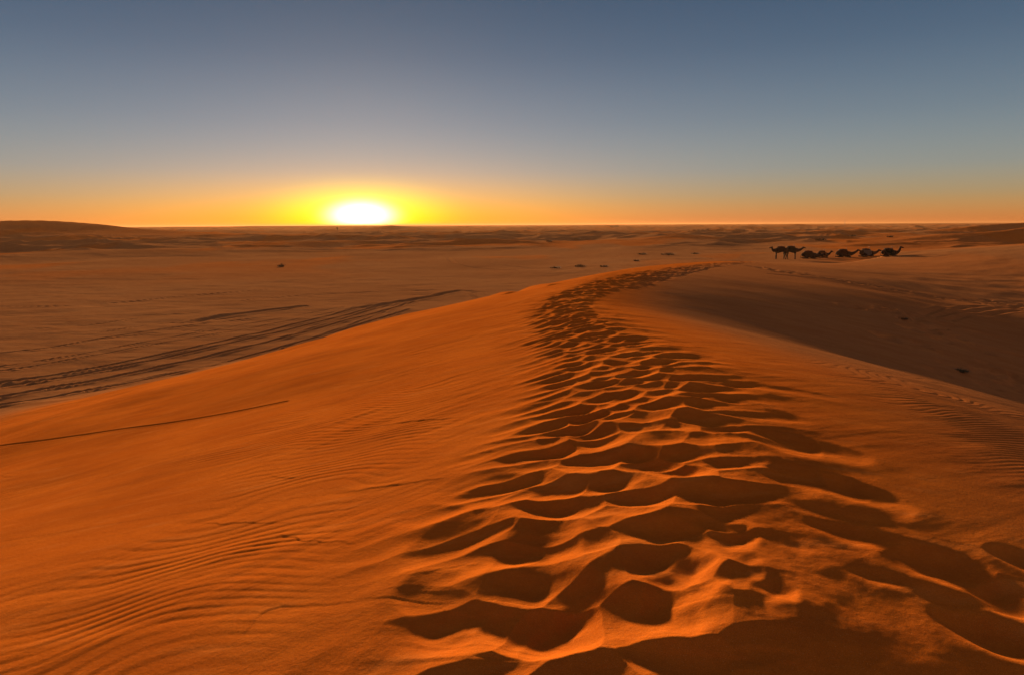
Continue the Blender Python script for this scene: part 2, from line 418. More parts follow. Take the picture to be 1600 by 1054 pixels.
# the single long furrow across the flank, and the wheel tracks on the plain
groove(spline([hit(*p) for p in [(-60, 702), (0, 696), (120, 680), (250, 662), (370, 642), (450, 626)]], 10), .028, .02, rim=.3)
TRK = np.zeros((nR, nT))
TR = [[(-80, 640), (0, 633), (150, 609), (300, 577), (420, 548), (520, 520), (600, 496), (640, 483)],
      [(-80, 629), (0, 620), (150, 594), (300, 562), (420, 534), (520, 507), (610, 483), (650, 471)],
      [(-80, 612), (0, 604), (140, 582), (280, 554), (400, 527), (500, 503), (590, 480)], [(-80, 606), (0, 598), (140, 576), (280, 548), (400, 521), (500, 497), (590, 474)],
      [(-80, 560), (60, 545), (200, 522), (330, 505), (430, 494)], [(0, 480), (140, 476), (300, 462), (420, 452)], [(150, 520), (260, 505), (360, 497), (480, 480)],
      [(380, 470), (470, 462), (600, 456), (700, 452)], [(0, 515), (120, 510), (260, 492), (330, 488)],
      [(-80, 588), (0, 580), (120, 560), (240, 538), (360, 518), (470, 498), (540, 484), (600, 470)],
      [(-80, 582), (0, 573), (120, 554), (240, 532), (360, 511), (470, 492), (540, 479)],
      [(60, 545), (160, 530), (260, 519), (360, 515)],
      [(400, 540), (480, 515), (540, 497), (620, 474)], [(440, 545), (520, 517), (570, 500), (640, 472)],
      [(150, 606), (300, 575), (440, 543), (560, 508), (620, 488)]]
for k, t in enumerate(TR):
    P = spline([hit(*p) for p in t], 8)
    wgl = np.array([[0, 0, 0.55 + 0.45 * math.sin(i * .9 + k * 2)] for i in range(len(P))])
    P = np.hstack([P, np.ones((len(P), 1)) * .0]) + wgl * np.array([0, 0, 1]) + np.array([0, 0, .35])
    groove(P, .11 if k < 5 else .08, .10 if k < 4 else .065, rim=.5, target=TRK)
for t in [[(700, 402), (708, 410), (725, 416), (760, 420), (810, 423)], [(760, 408), (790, 415), (830, 419)],
          [(830, 452), (740, 457), (660, 466), (560, 482)], [(300, 505), (330, 497), (400, 487), (480, 478)]]:
    groove(spline([hit(*p) for p in t], 8), .35, .10, rim=.4)
# tracks and foot trails on the right-hand floor
for k, t in enumerate([[(1200, 428), (1290, 436), (1380, 449), (1480, 465), (1600, 476), (1700, 484)], [(1310, 437), (1400, 452), (1470, 466), (1600, 471)],
          [(1480, 528), (1530, 540), (1600, 556), (1700, 575)], [(1500, 514), (1560, 527), (1640, 545)], [(1490, 533), (1560, 550), (1640, 566)],
          [(1440, 492), (1500, 482), (1600, 478)], [(1455, 495), (1520, 487), (1600, 483)], [(1480, 500), (1540, 492), (1640, 486)],
          [(1370, 480), (1420, 498), (1450, 512), (1480, 520)], [(1400, 494), (1440, 508), (1480, 514)]]):
    groove(spline([hit(*p) for p in t], 8), .13, .065, rim=.12)
for (t, n) in [([(1170, 416), (1260, 430), (1350, 444), (1440, 462), (1560, 472)], 170), ([(1380, 484), (1430, 503), (1500, 520)], 24), ([(1560, 590), (1600, 600), (1660, 612)], 16),
               ([(820, 402), (900, 404), (1000, 398)], 20), ([(1490, 572), (1530, 580)], 8)]:
    P = spline([hit(*p) for p in t], 20)
    for k in range(n):
        i = rnd.randrange(len(P) - 1); c = P[i]
        stamp(c[0] + rnd.gauss(0, .8), c[1] + rnd.gauss(0, .8), rnd.uniform(-.8, .8), rnd.uniform(.2, .4), rnd.uniform(.25, .5), rnd.uniform(.08, .14))

Rr = np.hypot(X, Y)
near = (Rr < 45)
# wind ripples, bending with the slope, only where the surface is loose and untrodden
xw = X[near]; yw = Y[near]
wx = fbm(xw / 2.6, yw / 2.6, 2); wy = fbm(xw / 5.5 + 7, yw / 5.5, 2); w3 = fbm(xw / .9, yw / .9, 2)
ph = (yw * 0.97 - xw * 0.15 + 1.0 * wx + 1.2 * wy + 0.075 * w3)
lam = 0.112
rip = np.sin(2 * math.pi * ph / lam); rip = rip + 0.3 * np.sin(4 * math.pi * ph / lam + .8)
brk = 0.55 + 0.75 * fbm(xw / .7 + 5, yw / .35, 3)
trod = np.maximum(sstep(0.0, 0.03, -HOL[near]), sstep(.05, .3, DIST[near])) 
dl = DL[near]
lm = sstep(-2.1, -3.2, dl) * (1 - sstep(-9.5, -15, dl)) * sstep(-9.5, -7.5, -Rr[near] )
patchy = sstep(-.6, .05, fbm(xw / 2.4 + 11, yw / 2.4 + 3, 2))
lm = sstep(2.0, 3.1, -dl) * (1 - sstep(8, 13, -dl)) * (1 - sstep(8.5, 14, yw)) * patchy
rm = sstep(1.6, 2.8, dl) * (1 - sstep(9, 13, dl)) * sstep(-.9, -.2, fbm(xw / 3 + 1, yw / 3, 2)) * (1 - sstep(12, 17, yw))
amp = np.clip(lm * .0024 + rm * .0034, 0, 1) * np.clip(brk, .3, 1.3) * (1 - trod)
dz = rip * amp
# streaks the wind drew down the flank beside the trail, lumps of slid sand
st = fbm((xw * .86 + yw * .5) / 1.6, (yw * .86 - xw * .5) / .22, 4)
sm = sstep(.7, 1.3, -dl) * (1 - sstep(3.2, 6.0, -dl)) + sstep(.2, .8, dl) * (1 - sstep(2.5, 4.5, dl)) * .8 + .04
dz = dz + st * .0045 * sm * (.35 + 1.3 * sstep(-.3, .5, fbm(xw / 1.3, yw / 1.3 + 40, 2)))
tw = np.exp(-(dl / np.where(dl > 0, .7, 1.6)) ** 2)
dz = dz + fbm(xw / .35, yw / .35, 4) * .012 * tw + fbm(xw / 1.1 + 4, yw / .8, 3) * .045 * tw * (1 - sstep(14, 22, yw))
Z[near] += dz
mid = (Rr >= 12) & (Rr < 400)
Z[mid] += (fbm(X[mid] / 4.0, Y[mid] / 2.6, 5) * .055 + fbm(X[mid] / 14.0 + 5, Y[mid] / 12.0, 3) * .10 * sstep(40, 90, Rr[mid])) * sstep(12, 22, Rr[mid]) * (1 - .75 * sstep(.05, .6, PF[mid]))
def blur(A, n):
    for _ in range(n):
        A = (np.roll(A, 1, 0) + 2 * A + np.roll(A, -1, 0)) / 4
        A = (np.roll(A, 1, 1) + 2 * A + np.roll(A, -1, 1)) / 4
    return A
RB = RIM * (HOL > -0.004); HR = HOL + RIM * .8
s1 = blur(HR, 3); s2 = blur(s1, 8)
wn = 1 - sstep(3.2, 5.0, Rr); wm = 1 - sstep(6, 9, Rr)
HR = s2 * wn + (1 - wn) * (s1 * wm + HR * (1 - wm))
Z += HR + GRO + TRK * (1 - sstep(.05, .13, PF))

# where the dune's orange sand gives way to the darker gravelly floor
GRAV = 1 - sstep(0.0, 0.20, PF)
GRAV = np.maximum(GRAV, .92 * sstep(58, 88, Y) * (PF > 0))
GRAV = GRAV * (1 - .45 * sstep(.25, .8, LIFT) * (1 - sstep(0, .05, PF)))
# the bowl on the right is floored with the same coarse dark grit
p0 = np.array((2.6, 15.0)); p1 = hit(1600, 655); dd = (p1 - p0) / np.hypot(*(p1 - p0))
side = (Y - p0[1]) * dd[0] - (X - p0[0]) * dd[1] + .6 * np.sin(X * .4) 
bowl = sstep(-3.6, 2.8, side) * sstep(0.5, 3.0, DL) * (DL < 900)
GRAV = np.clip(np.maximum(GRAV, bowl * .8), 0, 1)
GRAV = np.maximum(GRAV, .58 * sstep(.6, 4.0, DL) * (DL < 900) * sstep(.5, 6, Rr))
pn = fbm(X / 26 + 3, Y / 60 + 9, 4)
AZ_ = np.degrees(np.arctan2(X, Y))
GRAV = GRAV * (1 - .5 * sstep(22, 27, AZ_) * sstep(104, 118, Rr) * (1 - sstep(260, 400, Rr)))
GRAV = GRAV * (1 - .6 * sstep(.0, .35, pn) * sstep(60, 160, Rr) * (1 - sstep(0, .06, PF)))

verts = np.empty((nR * nT + 1, 3), np.float32)
verts[:-1, 0] = X.ravel(); verts[:-1, 1] = Y.ravel(); verts[:-1, 2] = Z.ravel()
verts[-1] = (0, 0, float(Z[0].mean()))
i = np.arange(nR - 1)[:, None]; j = np.arange(nT)[None]
j2 = (j + 1) % nT
quad = np.stack([i * nT + j, i * nT + j2, (i + 1) * nT + j2, (i + 1) * nT + j], -1).reshape(-1, 4)[:, ::-1]
jj = np.arange(nT); tri = np.stack([np.full(nT, nR * nT), (jj + 1) % nT, jj], -1)
me = bpy.data.meshes.new('ground')
me.vertices.add(len(verts)); me.vertices.foreach_set('co', verts.ravel())
nl = quad.size + tri.size
me.loops.add(nl); me.loops.foreach_set('vertex_index', np.concatenate([quad.ravel(), tri.ravel()]).astype(np.int32))
me.polygons.add(len(quad) + len(tri))
ls = np.concatenate([np.arange(len(quad)) * 4, quad.size + np.arange(len(tri)) * 3]).astype(np.int32)
me.polygons.foreach_set('loop_start', ls)
me.update(calc_edges=True)
me.polygons.foreach_set('use_smooth', np.ones(len(me.polygons), bool))
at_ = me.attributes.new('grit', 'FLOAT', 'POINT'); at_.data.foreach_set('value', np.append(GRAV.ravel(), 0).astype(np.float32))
me.update()
ground = bpy.data.objects.new('ground', me); scene.collection.objects.link(ground); ground['kind'] = 'structure'
print('normal z', me.polygons[10].normal.z)

class MB:
    """small helper for node materials"""
    def __init__(s, name):
        s.m = bpy.data.materials.new(name); s.m.use_nodes = True; s.t = s.m.node_tree; s.n = s.t.nodes; s.l = s.t.links
        s.b = s.n['Principled BSDF']; s.b.inputs['Roughness'].default_value = .9; s.b.inputs['Specular IOR Level'].default_value = .15
        s.tc = s.n.new('ShaderNodeTexCoord')
    def noise(s, scale, detail=4, rough=.55, vec=None):
        n = s.n.new('ShaderNodeTexNoise'); n.inputs['Scale'].default_value = scale; n.inputs['Detail'].default_value = detail; n.inputs['Roughness'].default_value = rough
        s.l.new(vec or s.tc.outputs['Object'], n.inputs['Vector']); return n.outputs['Fac']
    def mix(s, f, a, b, blend='MIX'):
        n = s.n.new('ShaderNodeMix'); n.data_type = 'RGBA'; n.blend_type = blend
        for k, v in ((0, f), (6, a), (7, b)):
            if hasattr(v, 'type') and hasattr(v, 'node'): s.l.new(v, n.inputs[k])
            else: n.inputs[k].default_value = v if not isinstance(v, tuple) else (v + (1,))[:4]
        return n.outputs[2]
    def rng(s, v, a, b, c=0, d=1):
        n = s.n.new('ShaderNodeMapRange'); s.l.new(v, n.inputs[0])
        for k, q in enumerate((a, b, c, d)): n.inputs[1 + k].default_value = q
        return n.outputs[0]
    def bump(s, h, dist, strength=1.0, prev=None):
        n = s.n.new('ShaderNodeBump'); n.inputs['Distance'].default_value = dist; n.inputs['Strength'].default_value = strength
        s.l.new(h, n.inputs['Height'])
        if prev: s.l.new(prev, n.inputs['Normal'])
        return n.outputs[0]
    def col(s, c):
        if isinstance(c, tuple): s.b.inputs['Base Color'].default_value = (c + (1,))[:4]
        else: s.l.new(c, s.b.inputs['Base Color'])
        return s

g = MB('dune_sand')
att = g.n.new('ShaderNodeAttribute'); att.attribute_name = 'grit'
nA = g.noise(.9, 5); nB = g.noise(14, 5, .7); nC = g.noise(.05, 4)
sand = g.mix(g.rng(nA, .35, .65), (.66, .178, .018), (.57, .140, .013))
sand = g.mix(g.rng(nB, .3, .75, 0, .5), sand, (.47, .105, .012))
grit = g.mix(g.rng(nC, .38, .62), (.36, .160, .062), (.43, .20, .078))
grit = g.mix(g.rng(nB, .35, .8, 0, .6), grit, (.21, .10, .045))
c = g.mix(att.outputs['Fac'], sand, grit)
mp = g.n.new('ShaderNodeMapping'); mp.inputs['Rotation'].default_value = (0, 0, math.radians(-22)); mp.inputs['Scale'].default_value = (.5, 2.4, 1); g.l.new(g.tc.outputs['Object'], mp.inputs['Vector'])
c = g.mix(g.rng(g.noise(1.1, 6, .62, mp.outputs[0]), .42, .70, 0, .38), c, (.26, .070, .014))
c = g.mix(g.rng(g.noise(2.7, 5, .6, mp.outputs[0]), .55, .75, 0, .30), c, (.74, .27, .06))
gr = g.noise(260, 2, .6)
c = g.mix(g.rng(gr, .35, .7, 0, .42), c, (.10, .030, .008))
c = g.mix(g.rng(g.noise(330, 1, .5), .66, .74, 0, .5), c, (.80, .42, .16))
g.col(c)
b1 = g.bump(g.noise(420, 2), .0009, 1.0)
b2 = g.bump(g.noise(38, 4, .6), .0035, .8, b1)
g.l.new(b2, g.b.inputs['Normal'])
g.b.inputs['Roughness'].default_value = 1.0; g.b.inputs['Specular IOR Level'].default_value = 0.0
me.materials.append(g.m)
#OBJECTS
def ground_z(x, y):
    r = math.hypot(x, y); i = int(np.clip(np.searchsorted(R, r) - 1, 0, nR - 2)); th = math.atan2(x, y); j = int(np.clip(np.searchsorted(T, th) - 1, 0, nT - 2))
    u = (r - R[i]) / (R[i + 1] - R[i]); v = (th - T[j]) / (T[j + 1] - T[j])
    return float(Z[i, j] * (1 - u) * (1 - v) + Z[i + 1, j] * u * (1 - v) + Z[i, j + 1] * (1 - u) * v + Z[i + 1, j + 1] * u * v)
def hitz(px, py, dmax=4000):
    """the finished ground seen through a pixel: x, y, z"""
    v = ray(px, py); d = 3.0
    while d < dmax:
        if EYE + v.z * d < ground_z(v.x * d, d): break
        d *= 1.003
    return Vector((v.x * d, d, ground_z(v.x * d, d)))

def plain_mat(name, c1, c2, scale=6, rough=.9, sheen=0):
    k = MB(name); k.col(k.mix(k.rng(k.noise(scale, 5), .35, .65), c1, c2)); k.b.inputs['Roughness'].default_value = rough
    k.l.new(k.bump(k.noise(scale * 9, 3), .01, .6), k.b.inputs['Normal'])
    return k.m
coat = [plain_mat('camel_coat_' + n, a, b, 5) for n, a, b in (('brown', (.045, .026, .015), (.030, .018, .011)), ('dark', (.030, .018, .012), (.020, .013, .009)), ('tan', (.16, .095, .050), (.10, .06, .035)))]
hair_m = plain_mat('dark_hair', (.03, .018, .012), (.05, .03, .02), 12)
cloth = {n: plain_mat('cloth_' + n, a, b, 18) for n, a, b in (('red', (.07, .014, .012), (.045, .012, .01)), ('orange', (.30, .12, .03), (.2, .07, .02)), ('blue', (.03, .05, .14), (.02, .03, .09)),
         ('pale', (.24, .20, .15), (.15, .12, .09)), ('green', (.025, .035, .02), (.018, .025, .016)), ('brown', (.05, .03, .02), (.035, .022, .016)))}
strap_m = plain_mat('strap_leather', (.04, .022, .014), (.025, .015, .01), 20, .6)
metal_m = plain_mat('saddle_iron', (.10, .09, .085), (.07, .06, .055), 20, .5)

def loft(bm, rings, n=12, cap=True):
    """rings: (centre, half width across, half height, direction) closed tube through them"""
    vs = []
    C = [Vector(r[0]) for r in rings]
    for i, r in enumerate(rings):
        t = (C[min(i + 1, len(C) - 1)] - C[max(i - 1, 0)]).normalized()
        side = Vector((0, 1, 0)); side = (side - t * side.dot(t)).normalized(); up = t.cross(side) * -1
        vs.append([bm.verts.new(C[i] + side * math.cos(a) * r[1] + up * math.sin(a) * r[2]) for a in [2 * math.pi * k / n for k in range(n)]])
    for a, b in zip(vs, vs[1:]):
        for k in range(n): bm.faces.new((a[k], a[(k + 1) % n], b[(k + 1) % n], b[k]))
    if cap:
        bm.faces.new(vs[0][::-1]); bm.faces.new(vs[-1])
def to_mesh(bm, name, mat, remesh=0.0, smooth=True):
    bmesh.ops.recalc_face_normals(bm, faces=bm.faces)
    m = bpy.data.meshes.new(name); bm.to_mesh(m); bm.free()
    if remesh:
        o = bpy.data.objects.new('tmp', m); scene.collection.objects.link(o)
        md = o.modifiers.new('r', 'REMESH'); md.mode = 'VOXEL'; md.voxel_size = remesh; md.use_smooth_shade = True
        sm = o.modifiers.new('s', 'SMOOTH'); sm.iterations = 3; sm.factor = .5
        dg = bpy.context.evaluated_depsgraph_get(); m2 = bpy.data.meshes.new_from_object(o.evaluated_get(dg))
        bpy.data.objects.remove(o); bpy.data.meshes.remove(m); m = m2; m.name = name
    m.materials.clear(); m.materials.append(mat)
    for p in m.polygons: p.use_smooth = smooth
    return m
def part(name, mesh, parent):
    o = bpy.data.objects.new(name, mesh); scene.collection.objects.link(o); o.parent = parent; return o
def thing(name, label, cat, loc, rz=0, group=None, scale=1):
    o = bpy.data.objects.new(name, None); scene.collection.objects.link(o); o.location = loc; o.rotation_euler = (0, 0, rz); o.scale = (scale,) * 3
    o['label'] = label; o['category'] = cat
    if group: o['group'] = group
    return o

def camel_body(pose, neck, mat):
    """one continuous body facing +x, withers over x = 0.55; z = 0 is the sand"""
    bm = bmesh.new(); h = 0.0 if pose == 'stand' else -0.93
    Zb = 1.45 + h
    # trunk: deep chest, drawn-up belly
    loft(bm, [((-.98, 0, Zb + .02), .10, .14), ((-.85, 0, Zb + .03), .25, .28), ((-.55, 0, Zb + .07), .31, .33), ((-.1, 0, Zb + .06), .36, .38), ((.3, 0, Zb - .01), .35, .42), ((.62, 0, Zb - .03), .29, .42), ((.86, 0, Zb + .02), .19, .28), ((.95, 0, Zb + .05), .10, .15)])
    # hump
    loft(bm, [((-.60, 0, Zb + .26), .14, .10), ((-.36, 0, Zb + .36), .21, .20), ((-.08, 0, Zb + .42), .23, .25), ((.20, 0, Zb + .38), .21, .21), ((.46, 0, Zb + .28), .15, .12)])
    # neck down from the chest and up to the poll
    N0 = Vector((.80, 0, Zb + .02))
    if neck == 'high': pts = [(0, 0, 0), (.28, 0, -.04), (.52, 0, .12), (.66, 0, .40), (.72, 0, .66)]
    elif neck == 'up': pts = [(0, 0, 0), (.26, 0, -.08), (.44, 0, .02), (.52, 0, .22), (.56, 0, .38)]
    elif neck == 'forward': pts = [(0, 0, 0), (.32, 0, -.06), (.66, 0, .06), (.94, 0, .24), (1.12, 0, .40)]
    elif neck == 'low': pts = [(0, 0, 0), (.30, 0, -.10), (.62, 0, -.14), (.92, 0, -.06), (1.16, 0, .04)]
    else: pts = [(0, 0, 0), (.30, 0, -.08), (.62, 0, .0), (.88, 0, .16), (1.04, 0, .30)]
    rad = [(.24, .31), (.19, .26), (.15, .20), (.125, .155), (.11, .13)]
    P = [N0 + Vector(p) for p in pts]
    loft(bm, [(p, r[0], r[1]) for p, r in zip(P, rad)])
    hd = P[-1]
    loft(bm, [(hd + Vector((-.08, 0, .03)), .07, .08), (hd + Vector((.04, 0, .06)), .10, .115), (hd + Vector((.18, 0, .04)), .085, .10), (hd + Vector((.32, 0, -.01)), .062, .075), (hd + Vector((.43, 0, -.05)), .06, .062), (hd + Vector((.48, 0, -.07)), .035, .035)])
    for sy in (-1, 1):
        loft(bm, [(hd + Vector((-.02, sy * .07, .12)), .03, .03), (hd + Vector((-.05, sy * .10, .19)), .035, .03), (hd + Vector((-.06, sy * .115, .24)), .02, .02)], 8)
        if pose == 'stand':
            f = .10 * sy
            loft(bm, [((.62, sy * .17, 1.35), .12, .16), ((.64, sy * .19, 1.05), .085, .10), ((.66 + f * .3, sy * .18, .78), .065, .075), ((.66 + f, sy * .17, .66), .085, .095), ((.66 + f * 1.1, sy * .17, .38), .06, .068), ((.66 + f * 1.3, sy * .17, .12), .058, .062), ((.69 + f * 1.3, sy * .17, .05), .09, .055), ((.74 + f * 1.3, sy * .17, .03), .09, .04)])
            b = -.14 * sy
            loft(bm, [((-.70, sy * .16, 1.42), .17, .24), ((-.66, sy * .20, 1.15), .13, .17), ((-.62 + b * .3, sy * .20, .92), .085, .10), ((-.76 + b * .8, sy * .18, .68), .08, .09), ((-.74 + b, sy * .17, .40), .06, .066), ((-.70 + b, sy * .17, .12), .058, .062), ((-.66 + b, sy * .17, .05), .09, .055), ((-.61 + b, sy * .17, .03), .09, .04)])
        else:
            # forelegs folded: elbow by the chest, knee forward on the sand, shank back under the body
            loft(bm, [((.50, sy * .22, Zb - .05), .13, .18), ((.68, sy * .27, .26), .10, .12), ((.90, sy * .27, .12), .085, .085), ((.96, sy * .27, .09), .085, .08)])
            loft(bm, [((.96, sy * .27, .09), .08, .07), ((.70, sy * .29, .07), .06, .055), ((.42, sy * .29, .06), .07, .05), ((.34, sy * .29, .05), .09, .045)])
            loft(bm, [((-.62, sy * .18, Zb), .19, .26), ((-.38, sy * .32, .36), .15, .18), ((-.14, sy * .37, .17), .11, .12), ((-.06, sy * .37, .11), .09, .09)])
            loft(bm, [((-.06, sy * .37, .10), .085, .08), ((-.5, sy * .36, .09), .07, .07), ((-.92, sy * .33, .10), .075, .075)])
            loft(bm, [((-.92, sy * .33, .10), .06, .06), ((-.66, sy * .42, .05), .055, .045), ((-.45, sy * .42, .04), .08, .04)])
    return to_mesh(bm, 'body', mat, remesh=.032), Zb, hd
def camel(pose, neck, ci, label, px, py, rz, scale, blanket, extra=None, group='camels resting and standing on the sand', lookup=None):
    v = lookup or hitz(px, py)
    t = thing('camel', label, 'camel', v + Vector((0, 0, -.02)), rz, group, scale)
    m, Zb, hd = camel_body(pose, neck, coat[ci]); part('body', m, t)
    # tail
    bm = bmesh.new(); e = .55 if pose == 'stand' else .40
    loft(bm, [((-.95, 0, Zb + .12), .035, .035), ((-1.03, 0, Zb - .02), .028, .028), ((-1.05, 0, Zb - e * .6), .022, .022), ((-1.05, .01, Zb - e), .04, .03), ((-1.05, .01, Zb - e - .10), .012, .012)], 8)
    part('tail', to_mesh(bm, 'tail', hair_m), t)
    # blanket arched over back and hump, with hanging sides
    if blanket:
        bm = bmesh.new(); rows_ = []
        for i in range(9):
            x = -.62 + i * .145
            hump = .22 * math.exp(-((x + .06) / .42) ** 2) + .02 * math.sin(i * 2.1)
            ring = []
            for k in range(13):
                a = math.pi * (k / 12) ; yy = -math.cos(a) * .44; s_ = math.sin(a)
                zz = Zb - .02 + (.42 + hump) * s_ ** .55 - (.30 if k in (0, 12) else .1 if k in (1, 11) else 0) * .9 + .015 * math.sin(k * 3 + i)
                ring.append(bm.verts.new((x, yy * (.82 + .18 * s_), zz)))
            rows_.append(ring)
        for a, b in zip(rows_, rows_[1:]):
            for k in range(12): bm.faces.new((a[k], a[k + 1], b[k + 1], b[k]))
        bmesh.ops.solidify(bm, geom=bm.faces[:], thickness=.035)
        part('saddle_blanket', to_mesh(bm, 'saddle_blanket', cloth[blanket]), t)
        # padded roll round the hump and the iron hand bar before it
        bm = bmesh.new(); ring = []
        for k in range(17):
            a = 2 * math.pi * k / 16; ring.append((Vector((-.06 + .50 * math.cos(a), .28 * math.sin(a), Zb + .52 - .04 * abs(math.cos(a)))), .10, .10))
        loft(bm, ring, 8, cap=False); part('saddle_pad', to_mesh(bm, 'saddle_pad', cloth['brown' if blanket != 'brown' else 'red']), t)
        bm = bmesh.new(); loft(bm, [((.42, 0, Zb + .40), .014, .014), ((.42, 0, Zb + .80), .014, .014)], 8); loft(bm, [((.42, -.16, Zb + .80), .014, .014), ((.421, .16, Zb + .80), .014, .014)], 8)
        part('saddle_handle', to_mesh(bm, 'saddle_handle', metal_m), t)
        bm = bmesh.new(); ring = []
        for k in range(21):
            a = 2 * math.pi * k / 20; ring.append((Vector((.34, .385 * math.cos(a), Zb - .01 + .455 * math.sin(a))), .0, 0))
        vs = [[bm.verts.new(c + Vector((dx, 0, 0))) for dx in (-.03, .03)] for c, _, _ in ring[:-1]]
        for k in range(20): bm.faces.new((vs[k][0], vs[k][1], vs[(k + 1) % 20][1], vs[(k + 1) % 20][0]))
        bmesh.ops.solidify(bm, geom=bm.faces[:], thickness=.012)
        part('girth_strap', to_mesh(bm, 'girth_strap', strap_m), t)
    # halter round the muzzle
    bm = bmesh.new(); cc = hd + Vector((.26, 0, .01))
    vs = [[bm.verts.new(cc + Vector((dx - .25 * math.sin(a) * .1, .085 * math.cos(a), .098 * math.sin(a)))) for dx in (-.02, .02)] for a in [2 * math.pi * k / 14 for k in range(14)]]
    for k in range(14): bm.faces.new((vs[k][0], vs[k][1], vs[(k + 1) % 14][1], vs[(k + 1) % 14][0]))
    bmesh.ops.solidify(bm, geom=bm.faces[:], thickness=.01)
    part('halter', to_mesh(bm, 'halter', strap_m), t)
    return t
def rd(d): return math.radians(d)
camel('stand', 'up', 1, 'dark standing camel facing left with its neck raised, leftmost of the herd', 1219, 405.3, rd(176), 1.0, 'brown')
camel('stand', 'fwd', 0, 'standing camel facing right with its neck stretched forward, beside the kneeling ones', 1235.5, 405.5, rd(4), 1.03, 'green')
camel('kneel', 'low', 1, 'kneeling camel with its head held low, directly right of the two standing camels', 1263, 404.0, rd(-12), 1.12, 'brown')
camel('kneel', 'forward', 0, 'kneeling camel with an orange saddle cloth, second from the left of the kneeling row', 1284, 403.0, rd(22), 1.05, 'orange')
camel('kneel', 'forward', 1, 'kneeling camel in mid-row with dark red saddle cloth and outstretched neck', 1317, 402.0, rd(-6), 1.2, 'red')
camel('kneel', 'fwd', 0, 'kneeling camel with pale saddle cloth, second from the right in the row', 1353, 401.4, rd(8), 1.22, 'pale')
camel('kneel', 'high', 1, 'kneeling camel at the right end of the row with its head raised high', 1388, 400.7, rd(-3), .95, 'green')

# ------------------------------------------------------------------ scrub
twig_m = plain_mat('dry_scrub', (.15, .095, .045), (.10, .062, .03), 3)
leaf_m = plain_mat('dusty_leaves', (.085, .075, .03), (.06, .05, .022), 3)
def tuft_mesh(seed, w, h, n, blade):
    rn = random.Random(seed); bm = bmesh.new()
    for k in range(n):
        a = rn.uniform(0, 2 * math.pi); q = rn.random() ** .6 * w * .32
        c = Vector((q * math.cos(a), q * math.sin(a), -.02)); lean = rn.uniform(.15, 1.0)
        L = h * rn.uniform(.55, 1.1) * (1.15 - .5 * q / (w * .32 + 1e-6)); a2 = a + rn.gauss(0, .6)
        p1 = c + Vector((math.cos(a2) * lean * L * .35, math.sin(a2) * lean * L * .35, L * .6)); p2 = c + Vector((math.cos(a2) * lean * w * .42, math.sin(a2) * lean * w * .42, L * rn.uniform(.7, 1.0)))
        sd_ = Vector((-math.sin(a2 + .8), math.cos(a2 + .8), 0)) * blade
        v = [bm.verts.new(c - sd_), bm.verts.new(c + sd_), bm.verts.new(p1 + sd_), bm.verts.new(p1 - sd_), bm.verts.new(p2)]
        bm.faces.new(v[:4]); bm.faces.new((v[3], v[2], v[4]))
    m = bpy.data.meshes.new('scrub'); bm.to_mesh(m); bm.free(); return m
def scrub(name, label, cat, px, py, wpx, hpx, seed, group=None, mat=None, n=70):
    v = hitz(px, py); D = v.y; w = wpx * D / 1067; h = hpx * D / 1067
    m = tuft_mesh(seed, w, h, n, max(.008, D / 1067 * .35 if D > 40 else .008)); m.materials.append(mat or twig_m)
    o = bpy.data.objects.new(name, m); scene.collection.objects.link(o); o.location = v
    o['label'] = label; o['category'] = cat
    if group: o['group'] = group
    return o
SC = [(439, 417, 14, 6, 'small dry tuft alone on the open plain below the setting sun', 1),
      (1003, 398, 20, 4, 'low scrub clump left of the wider clump in the middle distance', 2),
      (1043, 398.5, 36, 5, 'widest scrub clump, spread flat on the plain left of the standing camels', 3),
      (1086, 397, 18, 3, 'thin scrub clump between the widest clump and the standing camels', 4),
      (994, 408, 14, 3, 'little tuft just behind the curved dune crest', 5),
      (867, 419, 26, 4, 'low tuft at the left of the three beside the curving track', 6),
      (906, 417, 26, 5, 'middle tuft of the three beside the curving track', 7),
      (943, 417, 18, 4, 'right tuft of the three beside the curving track', 8),
      (858, 378, 15, 3, 'faint tuft on the plain left of the pale far ridge', 9),
      (902, 375, 16, 3, 'tuft close to the foot of the pale far ridge', 10),
      (1282, 376, 26, 5, 'dark bush group behind the kneeling camels', 11),
      (1333, 370, 12, 4, 'round bush on the far plain above the middle kneeling camel', 12),
      (1390, 371, 14, 3.5, 'round bush on the far plain above the rightmost camel', 13),
      (1413, 501, 14, 5, 'small dry tuft by the wheel tracks on the right-hand floor', 14)]
for (px, py, w, h, lab, sd_) in SC: scrub('desert_shrub', lab, 'shrub', px, py, w, h, sd_, 'scattered desert shrubs')
# the nearest shrub, half buried on the floor at the right
for (px, py, w, h, lab, sd_) in [(1500, 579, 40, 7, 'flattened dry shrub on the dark floor right of the dune flank', 31)]:
    v = hitz(px, py); D = v.y; wd = w * D / 1067; hh = h * D / 1067
    t = thing('desert_shrub', lab, 'shrub', v, 0, 'scattered desert shrubs')
    m = tuft_mesh(sd_, wd, hh * .7, 80, .006); m.materials.append(twig_m); part('stems', m, t)
    m = tuft_mesh(sd_ + 50, wd * .8, hh, 45, .012); m.materials.append(leaf_m); part('leaves', m, t)

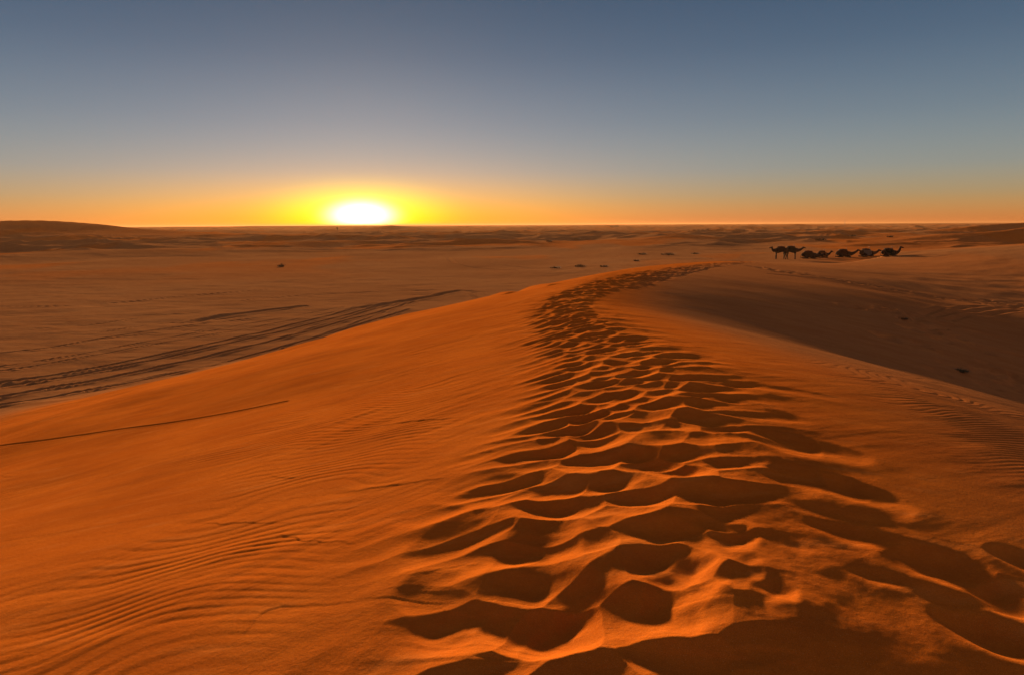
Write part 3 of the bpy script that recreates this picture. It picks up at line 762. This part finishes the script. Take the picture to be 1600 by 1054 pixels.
def tree(label, px, py, wpx, hpx, seed):
    v = hitz(px, py, 6000); D = v.y; w = wpx * D / 1067; h = hpx * D / 1067; rn = random.Random(seed)
    t = thing('desert_tree', label, 'tree', v, 0, 'far trees on the horizon')
    bm = bmesh.new(); loft(bm, [((0, 0, -.3), .05 * h, .05 * h), ((.02 * h, 0, .3 * h), .035 * h, .035 * h), ((0, .02 * h, .7 * h), .015 * h, .015 * h)], 8)
    part('trunk', to_mesh(bm, 'trunk', twig_m), t)
    bm = bmesh.new()
    for k in range(420):
        a = rn.uniform(0, 6.283); q = rn.random() ** .5; z = rn.uniform(-1, 1)
        c = Vector((math.cos(a) * q * w * .5, math.sin(a) * q * w * .5, h * (.6 + .36 * z * math.sqrt(max(0, 1 - q * q)))))
        d1 = Vector((rn.gauss(0, 1), rn.gauss(0, 1), rn.gauss(0, 1))).normalized() * h * .055; d2 = Vector((rn.gauss(0, 1), rn.gauss(0, 1), rn.gauss(0, 1))).normalized() * h * .055
        bm.faces.new([bm.verts.new(c), bm.verts.new(c + d1), bm.verts.new(c + d1 + d2), bm.verts.new(c + d2)])
    m = bpy.data.meshes.new('crown'); bm.to_mesh(m); bm.free(); m.materials.append(leaf_m); part('crown', m, t)
tree('left of the two dark bushy trees on the horizon in the middle of the picture', 956, 357, 8, 4, 61)
tree('right of the two dark bushy trees on the horizon in the middle of the picture', 964, 357, 7, 5, 62)
tree('thin lone tree on the plain directly beneath the left end of the sun glow', 527, 360.5, 2.5, 6, 63)
# thin lattice mast on the horizon
v = hitz(1320, 352, 6000); v = at(1320, 350.5, 1500); v.z = ground_z(v.x, v.y)
t = thing('radio_mast', 'tiny thin mast on the horizon above the kneeling camels', 'mast', v)
Hm = (at(1320, 344, 1500).z - v.z)
bm = bmesh.new()
for k in range(3):
    a = 2.094 * k; loft(bm, [((.9 * math.cos(a), .9 * math.sin(a), -.5), .12, .12), ((.25 * math.cos(a), .25 * math.sin(a), Hm), .10, .10)], 6)
    for q in range(8):
        z0, z1 = Hm * q / 8, Hm * (q + 1) / 8; ra = .9 - .65 * q / 8; rb = .9 - .65 * (q + 1) / 8; b = a + 2.094
        loft(bm, [((ra * math.cos(a), ra * math.sin(a), z0), .06, .06), ((rb * math.cos(b), rb * math.sin(b), z1), .06, .06)], 4)
part('lattice', to_mesh(bm, 'lattice', metal_m, smooth=False), t)
bm = bmesh.new(); loft(bm, [((0, 0, Hm - .1), .08, .08), ((0, 0, Hm + 2.5), .04, .04)], 6); part('antenna', to_mesh(bm, 'antenna', metal_m), t)

# ------------------------------------------------------------------ haze: dusty evening air
HAZE = True
if HAZE:
    zlo = float(Z.min()) - 1.0; zhi = max(float(Z.max()), v.z + Hm + 3) + 2.0
    bm = bmesh.new(); bmesh.ops.create_cube(bm, size=1.0)
    m = bpy.data.meshes.new('haze'); bm.to_mesh(m); bm.free()
    hz = bpy.data.objects.new('haze', m); scene.collection.objects.link(hz); hz['kind'] = 'stuff'
    hz.scale = (62000, 62000, zhi - zlo); hz.location = (0, 0, (zlo + zhi) / 2)
    hm = bpy.data.materials.new('haze_air'); hm.use_nodes = True; ht = hm.node_tree; ht.nodes.clear()
    pv = ht.nodes.new('ShaderNodeVolumePrincipled'); pv.inputs['Color'].default_value = (.46, .25, .12, 1); pv.inputs['Density'].default_value = .00012; pv.inputs['Anisotropy'].default_value = .4
    ou = ht.nodes.new('ShaderNodeOutputMaterial'); ht.links.new(pv.outputs[0], ou.inputs['Volume']); m.materials.append(hm)
    print('haze', zlo, zhi)
